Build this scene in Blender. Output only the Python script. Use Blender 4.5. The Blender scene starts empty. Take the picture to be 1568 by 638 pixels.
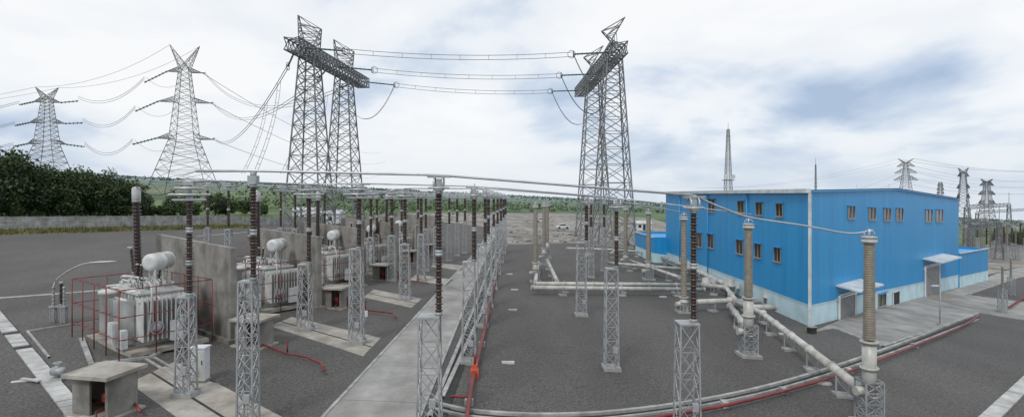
import bpy, math, random
import numpy as np
from mathutils import Vector, Matrix
random.seed(7); rng=np.random.default_rng(7)
scene=bpy.context.scene
# ---------------------------------------------------------------- survey: site slopes gently (5%) down to the right
F=850.0; SL=-0.05; H=10.0; HY=298.0
def gz(x): return SL*x
def G(px,py,h=0.0):
    """photogrammetric survey: ground (or h metres above ground) position of a photographed point"""
    u=(px-784)/F; v=(HY-py)/F
    t=(H-h)/(SL*u-v)
    return Vector((u*t,t,SL*u*t+h))
def Z(py,t): return H+(HY-py)/F*t
def W(px,py,t): return Vector(((px-784)/F*t,t,Z(py,t)))
def gp(x,y,h=0): return Vector((x,y,gz(x)+h))
# ---------------------------------------------------------------- materials
def newmat(name,rough=0.8,metal=0.0):
    m=bpy.data.materials.new(name); m.use_nodes=True
    nt=m.node_tree; b=nt.nodes['Principled BSDF']
    b.inputs['Roughness'].default_value=rough; b.inputs['Metallic'].default_value=metal
    return m,nt,b
def noisemat(name,c1,c2,scale=2.0,rough=0.8,metal=0.0,bump=0.0,bscale=None,detail=6,big=None,bigscale=0.15,coord='Object',bigpos=(0.4,0.65),big2=None,big2scale=0.03,stretch=None):
    m,nt,b=newmat(name,rough,metal)
    N=nt.nodes.new; L=nt.links.new
    tc=N('ShaderNodeTexCoord')
    n=N('ShaderNodeTexNoise'); n.inputs['Scale'].default_value=scale; n.inputs['Detail'].default_value=detail
    n.inputs['Roughness'].default_value=0.65
    L(tc.outputs[coord],n.inputs['Vector'])
    r=N('ShaderNodeValToRGB'); r.color_ramp.elements[0].position=0.35; r.color_ramp.elements[1].position=0.65
    r.color_ramp.elements[0].color=(*c1,1); r.color_ramp.elements[1].color=(*c2,1)
    L(n.outputs['Fac'],r.inputs['Fac'])
    out=r.outputs['Color']
    for bg_,bs,st in ((big,bigscale,stretch),(big2,big2scale,None)):
        if not bg_: continue
        n2=N('ShaderNodeTexNoise'); n2.inputs['Scale'].default_value=bs; n2.inputs['Detail'].default_value=6
        if st:
            mp=N('ShaderNodeMapping'); mp.inputs['Scale'].default_value=st; L(tc.outputs[coord],mp.inputs[0]); L(mp.outputs[0],n2.inputs['Vector'])
        else: L(tc.outputs[coord],n2.inputs['Vector'])
        r2=N('ShaderNodeValToRGB'); r2.color_ramp.elements[0].position=bigpos[0]; r2.color_ramp.elements[1].position=bigpos[1]
        r2.color_ramp.elements[0].color=(1,1,1,1); r2.color_ramp.elements[1].color=(*bg_,1)
        L(n2.outputs['Fac'],r2.inputs['Fac'])
        mx=N('ShaderNodeMixRGB'); mx.blend_type='MULTIPLY'; mx.inputs[0].default_value=1
        L(out,mx.inputs[1]); L(r2.outputs['Color'],mx.inputs[2]); out=mx.outputs[0]
    L(out,b.inputs['Base Color'])
    if bump:
        n3=N('ShaderNodeTexNoise'); n3.inputs['Scale'].default_value=bscale or scale*2; n3.inputs['Detail'].default_value=4
        L(tc.outputs[coord],n3.inputs['Vector'])
        bp=N('ShaderNodeBump'); bp.inputs['Strength'].default_value=bump; bp.inputs['Distance'].default_value=0.05
        L(n3.outputs['Fac'],bp.inputs['Height']); L(bp.outputs['Normal'],b.inputs['Normal'])
    return m
M={}
M['gravel']=noisemat('gravel',(0.042,0.039,0.036),(0.158,0.149,0.138),scale=9.0,bump=0.6,bscale=14,detail=10,big=(0.80,0.79,0.78),bigscale=0.22,big2=(0.80,0.79,0.78),big2scale=0.04,stretch=(1,.35,1))
M['concrete_road']=noisemat('concrete_road',(0.27,0.265,0.25),(0.43,0.42,0.40),scale=0.5,bump=0.1,bscale=20,big=(0.70,0.69,0.67),bigscale=0.5,big2=(.85,.84,.82),big2scale=.15,detail=12,stretch=(1,.25,1))
M['concrete_pad']=noisemat('concrete_pad',(0.28,0.26,0.225),(0.46,0.43,0.38),scale=1.0,bump=0.1,bscale=20,big=(0.70,0.67,0.63),bigscale=0.7,detail=10)
M['concrete']=noisemat('cast_concrete',(0.18,0.17,0.15),(0.34,0.325,0.295),scale=0.9,bump=0.2,bscale=14,big=(0.52,0.51,0.49),bigscale=0.6,detail=10,stretch=(1,1,.3))
M['kerb']=noisemat('kerb_concrete',(0.28,0.28,0.27),(0.47,0.47,0.45),scale=1.5,bump=0.1,big=(.7,.7,.68),bigscale=.8)
M['slab']=noisemat('trench_slab',(0.38,0.38,0.37),(0.58,0.58,0.56),scale=1.3,big=(0.7,0.7,0.68),bigscale=0.6)
M['joint']=noisemat('road_joint',(0.13,0.13,0.12),(0.22,0.22,0.2),scale=2)
M['dark']=noisemat('trench_dark',(0.015,0.015,0.015),(0.04,0.04,0.038),scale=2)
M['dirt']=noisemat('rubble_dirt',(0.16,0.15,0.135),(0.40,0.37,0.33),scale=0.25,bump=0.5,bscale=2,big=(0.5,0.5,0.46),bigscale=0.07,detail=12)
M['galv']=noisemat('galvanised_steel',(0.26,0.275,0.28),(0.44,0.455,0.46),scale=1.2,rough=0.55,metal=0.3)
M['galvfar']=noisemat('weathered_steel',(0.12,0.125,0.13),(0.24,0.25,0.26),scale=0.5,rough=0.6,metal=0.2)
M['alu']=noisemat('aluminium_tube',(0.42,0.43,0.44),(0.58,0.59,0.60),scale=1.5,rough=0.4,metal=0.5)
M['wire']=noisemat('conductor_wire',(0.06,0.065,0.07),(0.12,0.125,0.13),scale=1,rough=0.7,metal=0.1)
M['brown']=noisemat('brown_porcelain',(0.030,0.018,0.014),(0.065,0.042,0.034),scale=3,rough=0.28)
M['tan']=noisemat('grey_tan_polymer',(0.20,0.175,0.135),(0.29,0.26,0.21),scale=3,rough=0.5)
M['glass_ins']=noisemat('green_glass_insulator',(0.02,0.07,0.07),(0.05,0.12,0.12),scale=3,rough=0.3)
M['white']=noisemat('grey_white_paint',(0.50,0.51,0.50),(0.66,0.67,0.66),scale=0.9,rough=0.45,big=(0.68,0.66,0.62),bigscale=1.3,detail=10,stretch=(1,1,.35))
M['capgrey']=noisemat('cast_aluminium_cap',(0.36,0.36,0.35),(0.5,0.5,0.49),scale=2,rough=0.5)
M['gis']=noisemat('gis_enclosure_paint',(0.42,0.42,0.39),(0.56,0.56,0.53),scale=0.8,rough=0.4,big=(0.74,0.72,0.68),bigscale=1.2,detail=8)
M['red']=noisemat('red_pipe_paint',(0.17,0.022,0.02),(0.27,0.045,0.038),scale=2,rough=0.5,big=(0.65,0.65,0.65),bigscale=1)
M['orange']=noisemat('red_lead_valve',(0.45,0.07,0.03),(0.6,0.12,0.05),scale=2,rough=0.5)
M['glass']=noisemat('window_glass',(0.01,0.012,0.014),(0.05,0.055,0.06),scale=1.5,rough=0.1)
M['frame']=noisemat('window_frame',(0.30,0.24,0.18),(0.42,0.34,0.27),scale=2,rough=0.6)
M['trim']=noisemat('white_metal_trim',(0.56,0.59,0.60),(0.70,0.73,0.74),scale=1,rough=0.5,big=(0.75,0.75,0.75),bigscale=0.8)
M['plinth']=noisemat('painted_plinth',(0.52,0.70,0.76),(0.62,0.80,0.85),scale=0.7,rough=0.8,big=(0.74,0.76,0.76),bigscale=0.7,detail=8)
M['roof']=noisemat('roof_sheet',(0.42,0.43,0.43),(0.55,0.56,0.56),scale=0.5,rough=0.5)
M['shutter']=noisemat('grey_shutter',(0.30,0.30,0.31),(0.40,0.40,0.41),scale=2,rough=0.5)
M['bark']=noisemat('bark',(0.06,0.045,0.03),(0.13,0.10,0.07),scale=4,bump=0.5)
M['leaf']=noisemat('leaf_foliage',(0.012,0.024,0.009),(0.06,0.098,0.030),scale=0.4,rough=0.7,detail=4)
M['leaf2']=noisemat('leaf_foliage_light',(0.035,0.06,0.02),(0.10,0.15,0.05),scale=0.3,rough=0.7,detail=4)
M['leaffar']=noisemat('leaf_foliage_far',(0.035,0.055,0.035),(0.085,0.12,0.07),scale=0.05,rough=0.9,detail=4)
M['grass']=noisemat('dry_grass',(0.10,0.10,0.03),(0.26,0.21,0.08),scale=0.6,rough=0.9,big=(0.5,0.6,0.35),bigscale=0.2)
M['rubber']=noisemat('rubber',(0.02,0.02,0.02),(0.04,0.04,0.04),scale=3)
M['carpaint']=noisemat('vehicle_paint',(0.5,0.5,0.5),(0.6,0.6,0.6),scale=2,rough=0.3)

# blue corrugated cladding (UV in metres along the wall)
def cladding():
    m,nt,b=newmat('blue_metal_cladding',0.42)
    N=nt.nodes.new; L=nt.links.new
    uv=N('ShaderNodeUVMap'); sx=N('ShaderNodeSeparateXYZ'); L(uv.outputs[0],sx.inputs[0])
    mod=N('ShaderNodeMath'); mod.operation='PINGPONG'; mod.inputs[1].default_value=0.14; L(sx.outputs[0],mod.inputs[0])
    mr=N('ShaderNodeMapRange'); mr.inputs['From Min'].default_value=0.04; mr.inputs['From Max'].default_value=0.09; L(mod.outputs[0],mr.inputs[0])
    bp=N('ShaderNodeBump'); bp.inputs['Strength'].default_value=0.3; bp.inputs['Distance'].default_value=0.03
    L(mr.outputs[0],bp.inputs['Height']); L(bp.outputs[0],b.inputs['Normal'])
    # sheet-to-sheet tone + vertical streaks
    fl=N('ShaderNodeMath'); fl.operation='SNAP'; fl.inputs[1].default_value=1.0; L(sx.outputs[0],fl.inputs[0])
    wn=N('ShaderNodeTexWhiteNoise'); wn.noise_dimensions='1D'; L(fl.outputs[0],wn.inputs['W'])
    mp=N('ShaderNodeMapping'); mp.inputs['Scale'].default_value=(1.5,0.12,1); L(uv.outputs[0],mp.inputs[0])
    n=N('ShaderNodeTexNoise'); n.inputs['Scale'].default_value=1; n.inputs['Detail'].default_value=6; L(mp.outputs[0],n.inputs['Vector'])
    ad=N('ShaderNodeMath'); ad.operation='MULTIPLY_ADD'; ad.inputs[1].default_value=0.25; L(wn.outputs[0],ad.inputs[0]); L(n.outputs['Fac'],ad.inputs[2])
    r=N('ShaderNodeValToRGB'); r.color_ramp.elements[0].position=0.3; r.color_ramp.elements[1].position=0.9
    r.color_ramp.elements[0].color=(0.012,0.245,0.54,1); r.color_ramp.elements[1].color=(0.02,0.31,0.64,1)
    L(ad.outputs[0],r.inputs[0]); L(r.outputs[0],b.inputs['Base Color'])
    return m
M['blue']=cladding()

def fieldmat():
    m,nt,b=newmat('farm_fields',0.95)
    N=nt.nodes.new; L=nt.links.new
    g=N('ShaderNodeNewGeometry')
    mp=N('ShaderNodeMapping'); mp.inputs['Scale'].default_value=(0.006,0.011,0.0); mp.inputs['Rotation'].default_value=(0,0,0.35)
    L(g.outputs['Position'],mp.inputs[0])
    v=N('ShaderNodeTexVoronoi'); v.distance='CHEBYCHEV'; v.inputs['Scale'].default_value=1.6; L(mp.outputs[0],v.inputs['Vector'])
    s=N('ShaderNodeSeparateColor'); L(v.outputs['Color'],s.inputs[0])
    r=N('ShaderNodeValToRGB'); r.color_ramp.interpolation='CONSTANT'
    cr=r.color_ramp
    cols=[(0,(0.085,0.15,0.04)),(0.25,(0.11,0.18,0.055)),(0.45,(0.06,0.10,0.04)),(0.62,(0.16,0.21,0.08)),(0.80,(0.20,0.18,0.12)),(0.88,(0.09,0.15,0.05))]
    cr.elements[0].position=0; cr.elements[0].color=(*cols[0][1],1)
    cr.elements[1].position=cols[1][0]; cr.elements[1].color=(*cols[1][1],1)
    for p,c in cols[2:]:
        e=cr.elements.new(p); e.color=(*c,1)
    L(s.outputs[0],r.inputs[0])
    n=N('ShaderNodeTexNoise'); n.inputs['Scale'].default_value=0.05; n.inputs['Detail'].default_value=10; L(g.outputs['Position'],n.inputs['Vector'])
    r2=N('ShaderNodeValToRGB'); r2.color_ramp.elements[0].position=0.35; r2.color_ramp.elements[0].color=(0.45,0.5,0.45,1); r2.color_ramp.elements[1].position=0.6
    L(n.outputs['Fac'],r2.inputs[0])
    mx=N('ShaderNodeMixRGB'); mx.blend_type='MULTIPLY'; mx.inputs[0].default_value=1; L(r.outputs[0],mx.inputs[1]); L(r2.outputs[0],mx.inputs[2])
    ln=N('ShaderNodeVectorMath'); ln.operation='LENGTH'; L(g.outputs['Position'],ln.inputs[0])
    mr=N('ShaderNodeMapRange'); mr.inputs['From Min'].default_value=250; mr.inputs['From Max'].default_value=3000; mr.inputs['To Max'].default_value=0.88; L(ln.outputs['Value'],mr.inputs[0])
    mx2=N('ShaderNodeMixRGB'); L(mr.outputs[0],mx2.inputs[0]); L(mx.outputs[0],mx2.inputs[1]); mx2.inputs[2].default_value=(0.24,0.31,0.35,1)  # bluish aerial haze painted into the base colour, stronger with distance from origin
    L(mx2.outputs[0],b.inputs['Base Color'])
    return m
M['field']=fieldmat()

# ---------------------------------------------------------------- mesh builder
class MB:
    def __init__(s): s.v=[]; s.f=[]; s.m=[]; s.s=[]
    def quad(s,pts,mat,smooth=False):
        i=len(s.v); s.v+= [tuple(p) for p in pts]; s.f.append(tuple(range(i,i+len(pts)))); s.m.append(mat); s.s.append(smooth)
    def tube(s,pts,r,mat,n=8,r2=None,closed=False,smooth=True,caps=True):
        pts=[Vector(p) for p in pts]; k=len(pts); base=len(s.v)
        rs=[r if r2 is None else r+(r2-r)*i/(k-1) for i in range(k)]
        for i,p in enumerate(pts):
            if closed: t=pts[(i+1)%k]-pts[i-1]
            elif i==0: t=pts[1]-p
            elif i==k-1: t=p-pts[i-1]
            else: t=(pts[i+1]-p).normalized()+(p-pts[i-1]).normalized()
            if t.length<1e-9: t=Vector((0,0,1))
            t.normalize()
            ref=Vector((0,0,1)) if abs(t.z)<0.9 else Vector((1,0,0))
            a=t.cross(ref).normalized(); b=t.cross(a)
            for j in range(n):
                an=2*math.pi*(j+0.5)/n
                q=p+(a*math.cos(an)+b*math.sin(an))*rs[i]
                s.v.append(tuple(q))
        for i in range(k if closed else k-1):
            i2=(i+1)%k
            for j in range(n):
                j2=(j+1)%n
                s.f.append((base+i*n+j,base+i2*n+j,base+i2*n+j2,base+i*n+j2)); s.m.append(mat); s.s.append(smooth and n>4)
        if caps and not closed:
            s.f.append(tuple(base+j for j in range(n))); s.m.append(mat); s.s.append(False)
            s.f.append(tuple(base+(k-1)*n+j for j in reversed(range(n)))); s.m.append(mat); s.s.append(False)
    def bar(s,a,b,r,mat='galv',n=4): s.tube([a,b],r,mat,n=n,smooth=False,caps=False)
    def torus(s,c,R,r,mat,n=20,m=6,axis='Z',sy=1.0):
        pts=[]
        for i in range(n):
            a=2*math.pi*i/n; x=math.cos(a)*R; y=math.sin(a)*R*sy
            pts.append(Vector(c)+(Vector((x,y,0)) if axis=='Z' else Vector((x,0,y)) if axis=='Y' else Vector((0,x,y))))
        s.tube(pts,r,mat,n=m,closed=True)
    def box(s,c,sx,sy,sz,mat,rz=0.0,slope=False):
        """c = centre of bottom face"""
        c=Vector(c); R=Matrix.Rotation(rz,3,'Z'); p=[]
        for dz in (0,sz):
            for dx,dy in((-1,-1),(1,-1),(1,1),(-1,1)):
                o=R@Vector((dx*sx/2,dy*sy/2,0)); q=c+o+Vector((0,0,dz))
                if slope: q.z+=SL*o.x
                p.append(q)
        i=len(s.v); s.v+=[tuple(q) for q in p]
        for f in((3,2,1,0),(4,5,6,7),(0,1,5,4),(1,2,6,5),(2,3,7,6),(3,0,4,7)):
            s.f.append(tuple(i+k for k in f)); s.m.append(mat); s.s.append(False)
    def lathe(s,a,b,prof,mat,n=12):
        """profile (radius, fraction) along a->b"""
        a=Vector(a); b=Vector(b); t=(b-a); Ln=t.length; t.normalize()
        ref=Vector((0,0,1)) if abs(t.z)<0.9 else Vector((1,0,0))
        u=t.cross(ref).normalized(); w=t.cross(u); base=len(s.v)
        for r,h in prof:
            for j in range(n):
                an=2*math.pi*j/n; s.v.append(tuple(a+t*(h*Ln)+(u*math.cos(an)+w*math.sin(an))*r))
        for i in range(len(prof)-1):
            for j in range(n):
                j2=(j+1)%n
                s.f.append((base+i*n+j,base+(i+1)*n+j,base+(i+1)*n+j2,base+i*n+j2)); s.m.append(mat); s.s.append(True)
        s.f.append(tuple(base+j for j in range(n))); s.m.append(mat); s.s.append(False)
        s.f.append(tuple(base+(len(prof)-1)*n+j for j in reversed(range(n)))); s.m.append(mat); s.s.append(False)
    def insulator(s,a,b,r0,r1,mat='brown',pitch=0.16,n=12,sections=1,joint='galv'):
        a=Vector(a); b=Vector(b); d=b-a; 
        for k in range(sections):
            p=a+d*(k/sections); q=a+d*((k+1)/sections)
            L=(q-p).length; dn=d.normalized(); fl=min(0.14,L*0.1)
            p1=p+dn*fl; q1=q-dn*fl
            s.tube([p,p1],r0*1.15,joint,n=n); s.tube([q1,q],r0*1.15,joint,n=n)
            ns=max(3,int(L/pitch)); prof=[]
            for i in range(ns):
                prof+=[(r0*0.8,i/ns),(r0*0.85,(i+0.25)/ns),(r0 if i%2 else r1,(i+0.4)/ns),(r0*0.8,(i+0.75)/ns)]
            prof.append((r0*0.8,1)); s.lathe(p1,q1,prof,mat,n)
    def truss(s,A,ua,va,B,ub,vb,n,r,mat='galv',rb=None,grow=1.0):
        A=Vector(A);B=Vector(B);ua=Vector(ua);va=Vector(va);ub=Vector(ub);vb=Vector(vb); rb=rb or r*0.6
        fr=[i/n for i in range(n+1)]
        if grow!=1.0:
            w=[grow**(-i) for i in range(n)]; S=sum(w); fr=[0]
            for x in w: fr.append(fr[-1]+x/S)
        C=[]
        for f in fr:
            c=A.lerp(B,f); u=ua.lerp(ub,f); v=va.lerp(vb,f)
            C.append([c-u-v,c+u-v,c+u+v,c-u+v])
        for j in range(4): s.bar(C[0][j],C[-1][j],r,mat)
        for i in range(n+1):
            for j in range(4):
                j2=(j+1)%4
                if i>0: s.bar(C[i][j],C[i][j2],rb,mat)
                if i<n:
                    s.bar(C[i][j],C[i+1][j2],rb,mat); s.bar(C[i][j2],C[i+1][j],rb,mat)
    def build(s,name,origin=(0,0,0),parent=None):
        o=Vector(origin); me=bpy.data.meshes.new(name)
        used=[]; 
        for k in s.m:
            if k not in used: used.append(k)
        V=[(p[0]-o.x,p[1]-o.y,p[2]-o.z) for p in s.v]
        me.from_pydata(V,[],s.f)
        for k in used: me.materials.append(M[k])
        idx={k:i for i,k in enumerate(used)}
        me.polygons.foreach_set('material_index',[idx[k] for k in s.m])
        me.polygons.foreach_set('use_smooth',s.s)
        me.update()
        ob=bpy.data.objects.new(name,me); ob.location=o; scene.collection.objects.link(ob)
        if parent: ob.parent=parent; ob.location=o-parent.location
        return ob
def empty(name,loc):
    e=bpy.data.objects.new(name,None); e.location=loc; scene.collection.objects.link(e); return e

def sheet(name,pts,mat,lvl,h=0.0):
    """flat sheet lying on the site plane, lvl*8mm above it"""
    b=MB(); P=[Vector((p[0],p[1],gz(p[0])+0.008*lvl+h)) for p in pts]
    a=sum((P[i].x*P[(i+1)%len(P)].y-P[(i+1)%len(P)].x*P[i].y) for i in range(len(P)))
    if a<0: P=P[::-1]
    b.quad(P,mat); return b.build(name,(0,0,0))
def gpts(l): return [G(*p) for p in l]
def ribbon(b,pts,w,h,mat,z0=0.0):
    """raised strip following ground points"""
    P=[Vector(p) for p in pts]; Lf=[];Rt=[]
    for i,p in enumerate(P):
        t=(P[min(i+1,len(P)-1)]-P[max(i-1,0)]); t.z=0; t.normalize(); nrm=Vector((-t.y,t.x,0))*w/2
        Lf.append(p+nrm); Rt.append(p-nrm)
    up=Vector((0,0,h)); z=Vector((0,0,z0))
    for i in range(len(P)-1):
        a,b2,c,d=Lf[i],Lf[i+1],Rt[i+1],Rt[i]
        b.quad([d+up+z,c+up+z,b2+up+z,a+up+z],mat)
        b.quad([a+z,a+up+z,b2+up+z,b2+z],mat); b.quad([d+z,c+z,c+up+z,d+up+z],mat)
def smoothline(pts,n=6):
    P=[Vector(p) for p in pts]; out=[]
    for i in range(len(P)-1):
        p0=P[max(i-1,0)];p1=P[i];p2=P[i+1];p3=P[min(i+2,len(P)-1)]
        for k in range(n):
            t=k/n
            out.append(0.5*((2*p1)+(p2-p0)*t+(2*p0-5*p1+4*p2-p3)*t*t+(3*p1-p0-3*p2+p3)*t**3))
    out.append(P[-1]); return out

# ---------------------------------------------------------------- ground
b=MB(); X=9000
NX=12
xs=np.linspace(-X,X,NX+1)
for i in range(NX):
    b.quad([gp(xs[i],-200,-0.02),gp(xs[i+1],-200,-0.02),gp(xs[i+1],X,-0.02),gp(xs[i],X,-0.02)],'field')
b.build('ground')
sheet('station_gravel_yard',[(-140,-3),(-83,90),(-61,126),(-45,165),(10,185),(120,190),(260,190),(260,-3)],'gravel',1)
sheet('construction_yard_dirt',[G(768,350),G(778,375),G(870,372),G(1010,384),G(1060,384),G(1060,352),G(1000,335),G(860,326),G(600,326),G(560,333),G(640,336)],'dirt',2)
sheet('far_yard_dirt',[G(1466,437),G(1512,420),G(1568,408),G(1800,400),G(1800,372),G(1560,372),G(1466,380)],'dirt',2)
# concrete road
sheet('concrete_road',gpts([(474,660),(735,378),(757,335),(769,335),(724,440),(634,660)]),'concrete_road',2)
b=MB()
a0,a1=G(474,660),G(735,378); c0,c1=G(632,660),G(722,440)
for y in np.arange(26,100,6.0):
    fa=(y-a0.y)/(a1.y-a0.y); fc_=(y-c0.y)/(c1.y-c0.y)
    p=gp(a0.x+(a1.x-a0.x)*fa,y,.02); q=gp(c0.x+(c1.x-c0.x)*fc_,y+.15,.02)
    ribbon(b,[p,q],0.03,0.002,'joint')
ribbon(b,[G(474,660),G(735,378),G(757,335)],0.16,0.05,'kerb')
ribbon(b,[G(634,660),G(724,440),G(769,335)],0.16,0.08,'kerb')
b.build('road_joints_and_kerbs')
# cable trench along right of road
b=MB()
ribbon(b,[G(668,640),G(730,480),G(771,360)],0.9,0.03,'dark')
ribbon(b,[G(677,610),G(737,480),G(774,360)],0.22,0.14,'kerb')
ribbon(b,[G(657,640),G(723,480),G(769,360)],0.2,0.14,'kerb')
b.build('cable_trench')
# transformer bay pads
for pl in ([(198,586),(268,553),(440,642),(420,660),(300,660)],[(413,499),(447,485),(583,517),(556,545)],[(556,455),(572,443),(646,457),(630,471)],
           [(626,428),(638,420),(695,428),(684,437)],[(660,408),(668,402),(715,407),(706,414)]):
    sheet('transformer_bay_pad',gpts(pl),'concrete_pad',2)
b=MB()
for A,B2 in (((232,570),(360,650)),((430,492),(569,531)),((564,449),(638,464)),((330,585),(255,560))):
    ribbon(b,[G(*A)+Vector((0,0,.018)),G(*B2)+Vector((0,0,.018))],0.12,0.008,'dark')
for A,B2 in (((215,545),(290,590)),((225,541),(300,585))):
    ribbon(b,[G(*A),G(*B2)],0.12,0.08,'kerb')
b.build('pad_rail_grooves')
# transformer oil pit kerbs
b=MB()
ribbon(b,[G(125,520),G(140,560),G(232,548),G(312,500),G(352,522)],0.25,0.15,'kerb')
ribbon(b,[G(42,508),G(118,496)],0.12,0.1,'kerb'); ribbon(b,[G(42,508),G(75,548)],0.12,0.1,'kerb')
b.build('oil_pit_kerb')
b=MB(); ribbon(b,[G(-60,462),G(0,456),G(110,448),G(240,437)],0.7,0.03,'kerb'); ribbon(b,[G(300,362),G(440,350),G(560,340)],1.2,0.03,'kerb'); b.build('yard_path')
# trench cover slabs at left
def slabrow(b,p0,p1,w,gap=0.04,ln=0.75,h=0.1,skip=()):
    d=(p1-p0); n=int(d.length/(ln+gap)); dn=d.normalized(); rz=math.atan2(dn.y,dn.x)
    for i in range(n):
        if i in skip: continue
        c=p0+dn*((i+0.5)*(ln+gap)); c.z=gz(c.x)-0.02+random.uniform(0,0.02)
        b.box(c,ln,w,h,'slab',rz+random.uniform(-.015,.015),slope=True)
b=MB(); P0,P1=G(-10,478),G(130,650)
slabrow(b,P0,P1,0.7,skip=(9,14)); ribbon(b,[P0,P1],0.85,0.02,'dark'); b.build('trench_cover_slabs')
b=MB(); P0,P1=G(1500,655),G(1640,520); slabrow(b,P0,P1,0.7); b.build('trench_cover_slabs')
b=MB(); 
for px,py in ((785,475),(780,420),(778,556),(788,444),(1200,512),(1262,588),(1015,455)):
    b.box(G(px,py),0.75,0.3,0.12,'slab',random.uniform(-.1,.1))
b.build('concrete_marker_blocks')
# curved kerb + ducts
K=[(664,618),(720,630),(800,636),(870,636),(940,632),(1030,621),(1110,607),(1180,591),(1250,571),(1320,548),(1400,519),(1498,480)]
Kp=smoothline(gpts(K),4)
b=MB(); ribbon(b,Kp,0.2,0.14,'kerb'); 
K2=smoothline(gpts([(x,y+9) for x,y in K]),4); ribbon(b,K2,0.14,0.12,'kerb')
ribbon(b,smoothline(gpts([(x,y+4.5) for x,y in K]),4),0.34,0.02,'dark')
b.build('curved_kerb_drain')
b=MB(); b.tube(smoothline([G(x,y,0.3) for x,y in ((930,652),(1030,634),(1110,620),(1200,598),(1300,568),(1400,529),(1470,500),(1500,482))],4),0.08,'red',n=8)
for x,y in ((1110,622),(1200,601),(1300,570),(1400,531)):
    b.box(G(x,y),0.3,0.5,0.28,'kerb')
b.build('fire_water_pipe')
# apron & roads at right
sheet('building_apron',gpts([(1243,508),(1275,503),(1352,531),(1420,508),(1500,479),(1568,490),(1700,512),(1700,480),(1480,452),(1560,425),(1700,398),(1700,388),(1540,412),(1505,428),(1470,440),(1300,484)]),'concrete_road',2)
b=MB(); ribbon(b,gpts([(1275,502),(1352,531)]),0.2,0.12,'kerb'); ribbon(b,gpts([(1352,531),(1420,508),(1500,479),(1700,512)]),0.2,0.12,'kerb'); ribbon(b,gpts([(1700,480),(1480,452),(1560,425)]),0.2,0.12,'kerb')
b.build('apron_kerb')

# ---------------------------------------------------------------- red fire pipes along road
b=MB()
b.tube(smoothline([G(x,y,0.35) for x,y in ((712,660),(722,590),(730,556),(742,505),(752,455),(762,410),(770,375),(774,352))],3),0.11,'red',n=8)
b.tube([G(690,606,0.3),G(722,608,0.3)],0.06,'red'); 
g=G(727,578); b.box(g,0.42,0.42,0.5,'orange'); b.box(g+Vector((0,0,.5)),0.3,0.3,0.25,'orange'); b.tube([g+Vector((0,0,.75)),g+Vector((0,0,1.25))],0.06,'red'); b.torus(g+Vector((0,0,1.2)),0.18,0.025,'red')
for x,y in ((718,620),(738,530),(748,480),(757,435)): b.box(G(x,y),0.4,0.3,0.3,'kerb')
b.build('fire_hydrant_pipe')
for pts in ([(402,527),(440,541),(470,546),(492,556),(495,568)],[(532,470),(560,474),(602,479),(606,486)],[(610,428),(640,431),(655,433)],[(160,580),(195,600),(215,630)]):
    b=MB(); b.tube([G(x,y,0.25) for x,y in pts],0.06,'red',n=8); g=G(*pts[1]); b.tube([g,g+Vector((0,0,.7))],0.05,'red'); b.torus(g+Vector((0,0,.7)),0.14,0.02,'red')
    g=G(*pts[0]); b.tube([g,g+Vector((0,0,.9))],0.09,'red'); b.build('fire_branch_pipe',g)

# ---------------------------------------------------------------- building
C=G(1240,500); Lc=Vector((25.5,92,gz(25.5))); Rc=G(1468,440)
e1=(Lc-C); e1.z=0; len1=e1.length; e1.normalize()
e2=(Rc-C); e2.z=0; len2=e2.length; e2.normalize()
Bc=Lc+(Rc-C); Bc.z=gz(Bc.x)
n1=Vector((-e1.y,e1.x,0)); n1=n1 if n1.x<0 else -n1
n2=Vector((e2.y,-e2.x,0)); n2=n2 if n2.y<0 else -n2
ZE=10.33; ZR=10.62; ZEr=9.4; PL=1.8
bld=empty('blue_switchgear_building',C)
def uvwall(name,segs,mat):
    me=bpy.data.meshes.new(name); V=[];Fc=[];UV=[]
    for quad in segs:
        i=len(V)
        for (p,u) in quad: V.append(p-C); UV.append((u,p.z))
        Fc.append(tuple(range(i,i+len(quad))))
    me.from_pydata([tuple(v) for v in V],[],Fc); l=me.uv_layers.new(name='UVMap')
    for k,uv in enumerate(UV): l.data[k].uv=uv
    me.materials.append(M[mat]); o=bpy.data.objects.new(name,me); scene.collection.objects.link(o); o.parent=bld; return o
def at(P,z): return Vector((P.x,P.y,z))
Rm=C.lerp(Rc,0.45); Lm=Lc.lerp(Bc,0.45)
S=[]
S.append([(at(Lc,gz(Lc.x)+PL),len1),(at(C,gz(C.x)+PL),0),(at(C,ZE),0),(at(Lc,ZE),len1)])
S.append([(at(C,gz(C.x)+PL),0),(at(Rc,gz(Rc.x)+PL),len2),(at(Rc,ZEr),len2),(at(Rm,ZR),len2*.45),(at(C,ZE),0)])
S.append([(at(Rc,gz(Rc.x)),0),(at(Bc,gz(Bc.x)),len1),(at(Bc,ZEr),len1),(at(Rc,ZEr),0)])
S.append([(at(Bc,gz(Bc.x)),len2),(at(Lc,gz(Lc.x)),0),(at(Lc,ZE),0),(at(Lm,ZR),len2*.45),(at(Bc,ZEr),len2)])
uvwall('cladding_walls',S,'blue')
b=MB()
def wallstrip(b,P,Q,nrm,z0,z1,off,mat):
    a,c=P+nrm*off,Q+nrm*off
    b.quad([at(a,gz(P.x)+z0),at(c,gz(Q.x)+z0),at(c,gz(Q.x)+z1),at(a,gz(P.x)+z1)],mat)
wallstrip(b,Lc,C,n1,-0.3,PL+0.06,-0.03,'plinth'); wallstrip(b,C,Rc,n2,-0.3,PL+0.06,-0.03,'plinth')
wallstrip(b,Lc,C,n1,PL,PL+0.07,0.05,'plinth'); wallstrip(b,C,Rc,n2,PL,PL+0.07,0.05,'plinth')
b.build('plinth_wall',C,bld)
b=MB(); ov1=n1*0.45; ov2=n2*0.25
rc=[at(C+ov1+ov2,ZE+0.08),at(Lc+ov1-ov2,ZE+0.08),at(Lm-ov2,ZR+0.1),at(Rm+ov2,ZR+0.1)]
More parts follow.
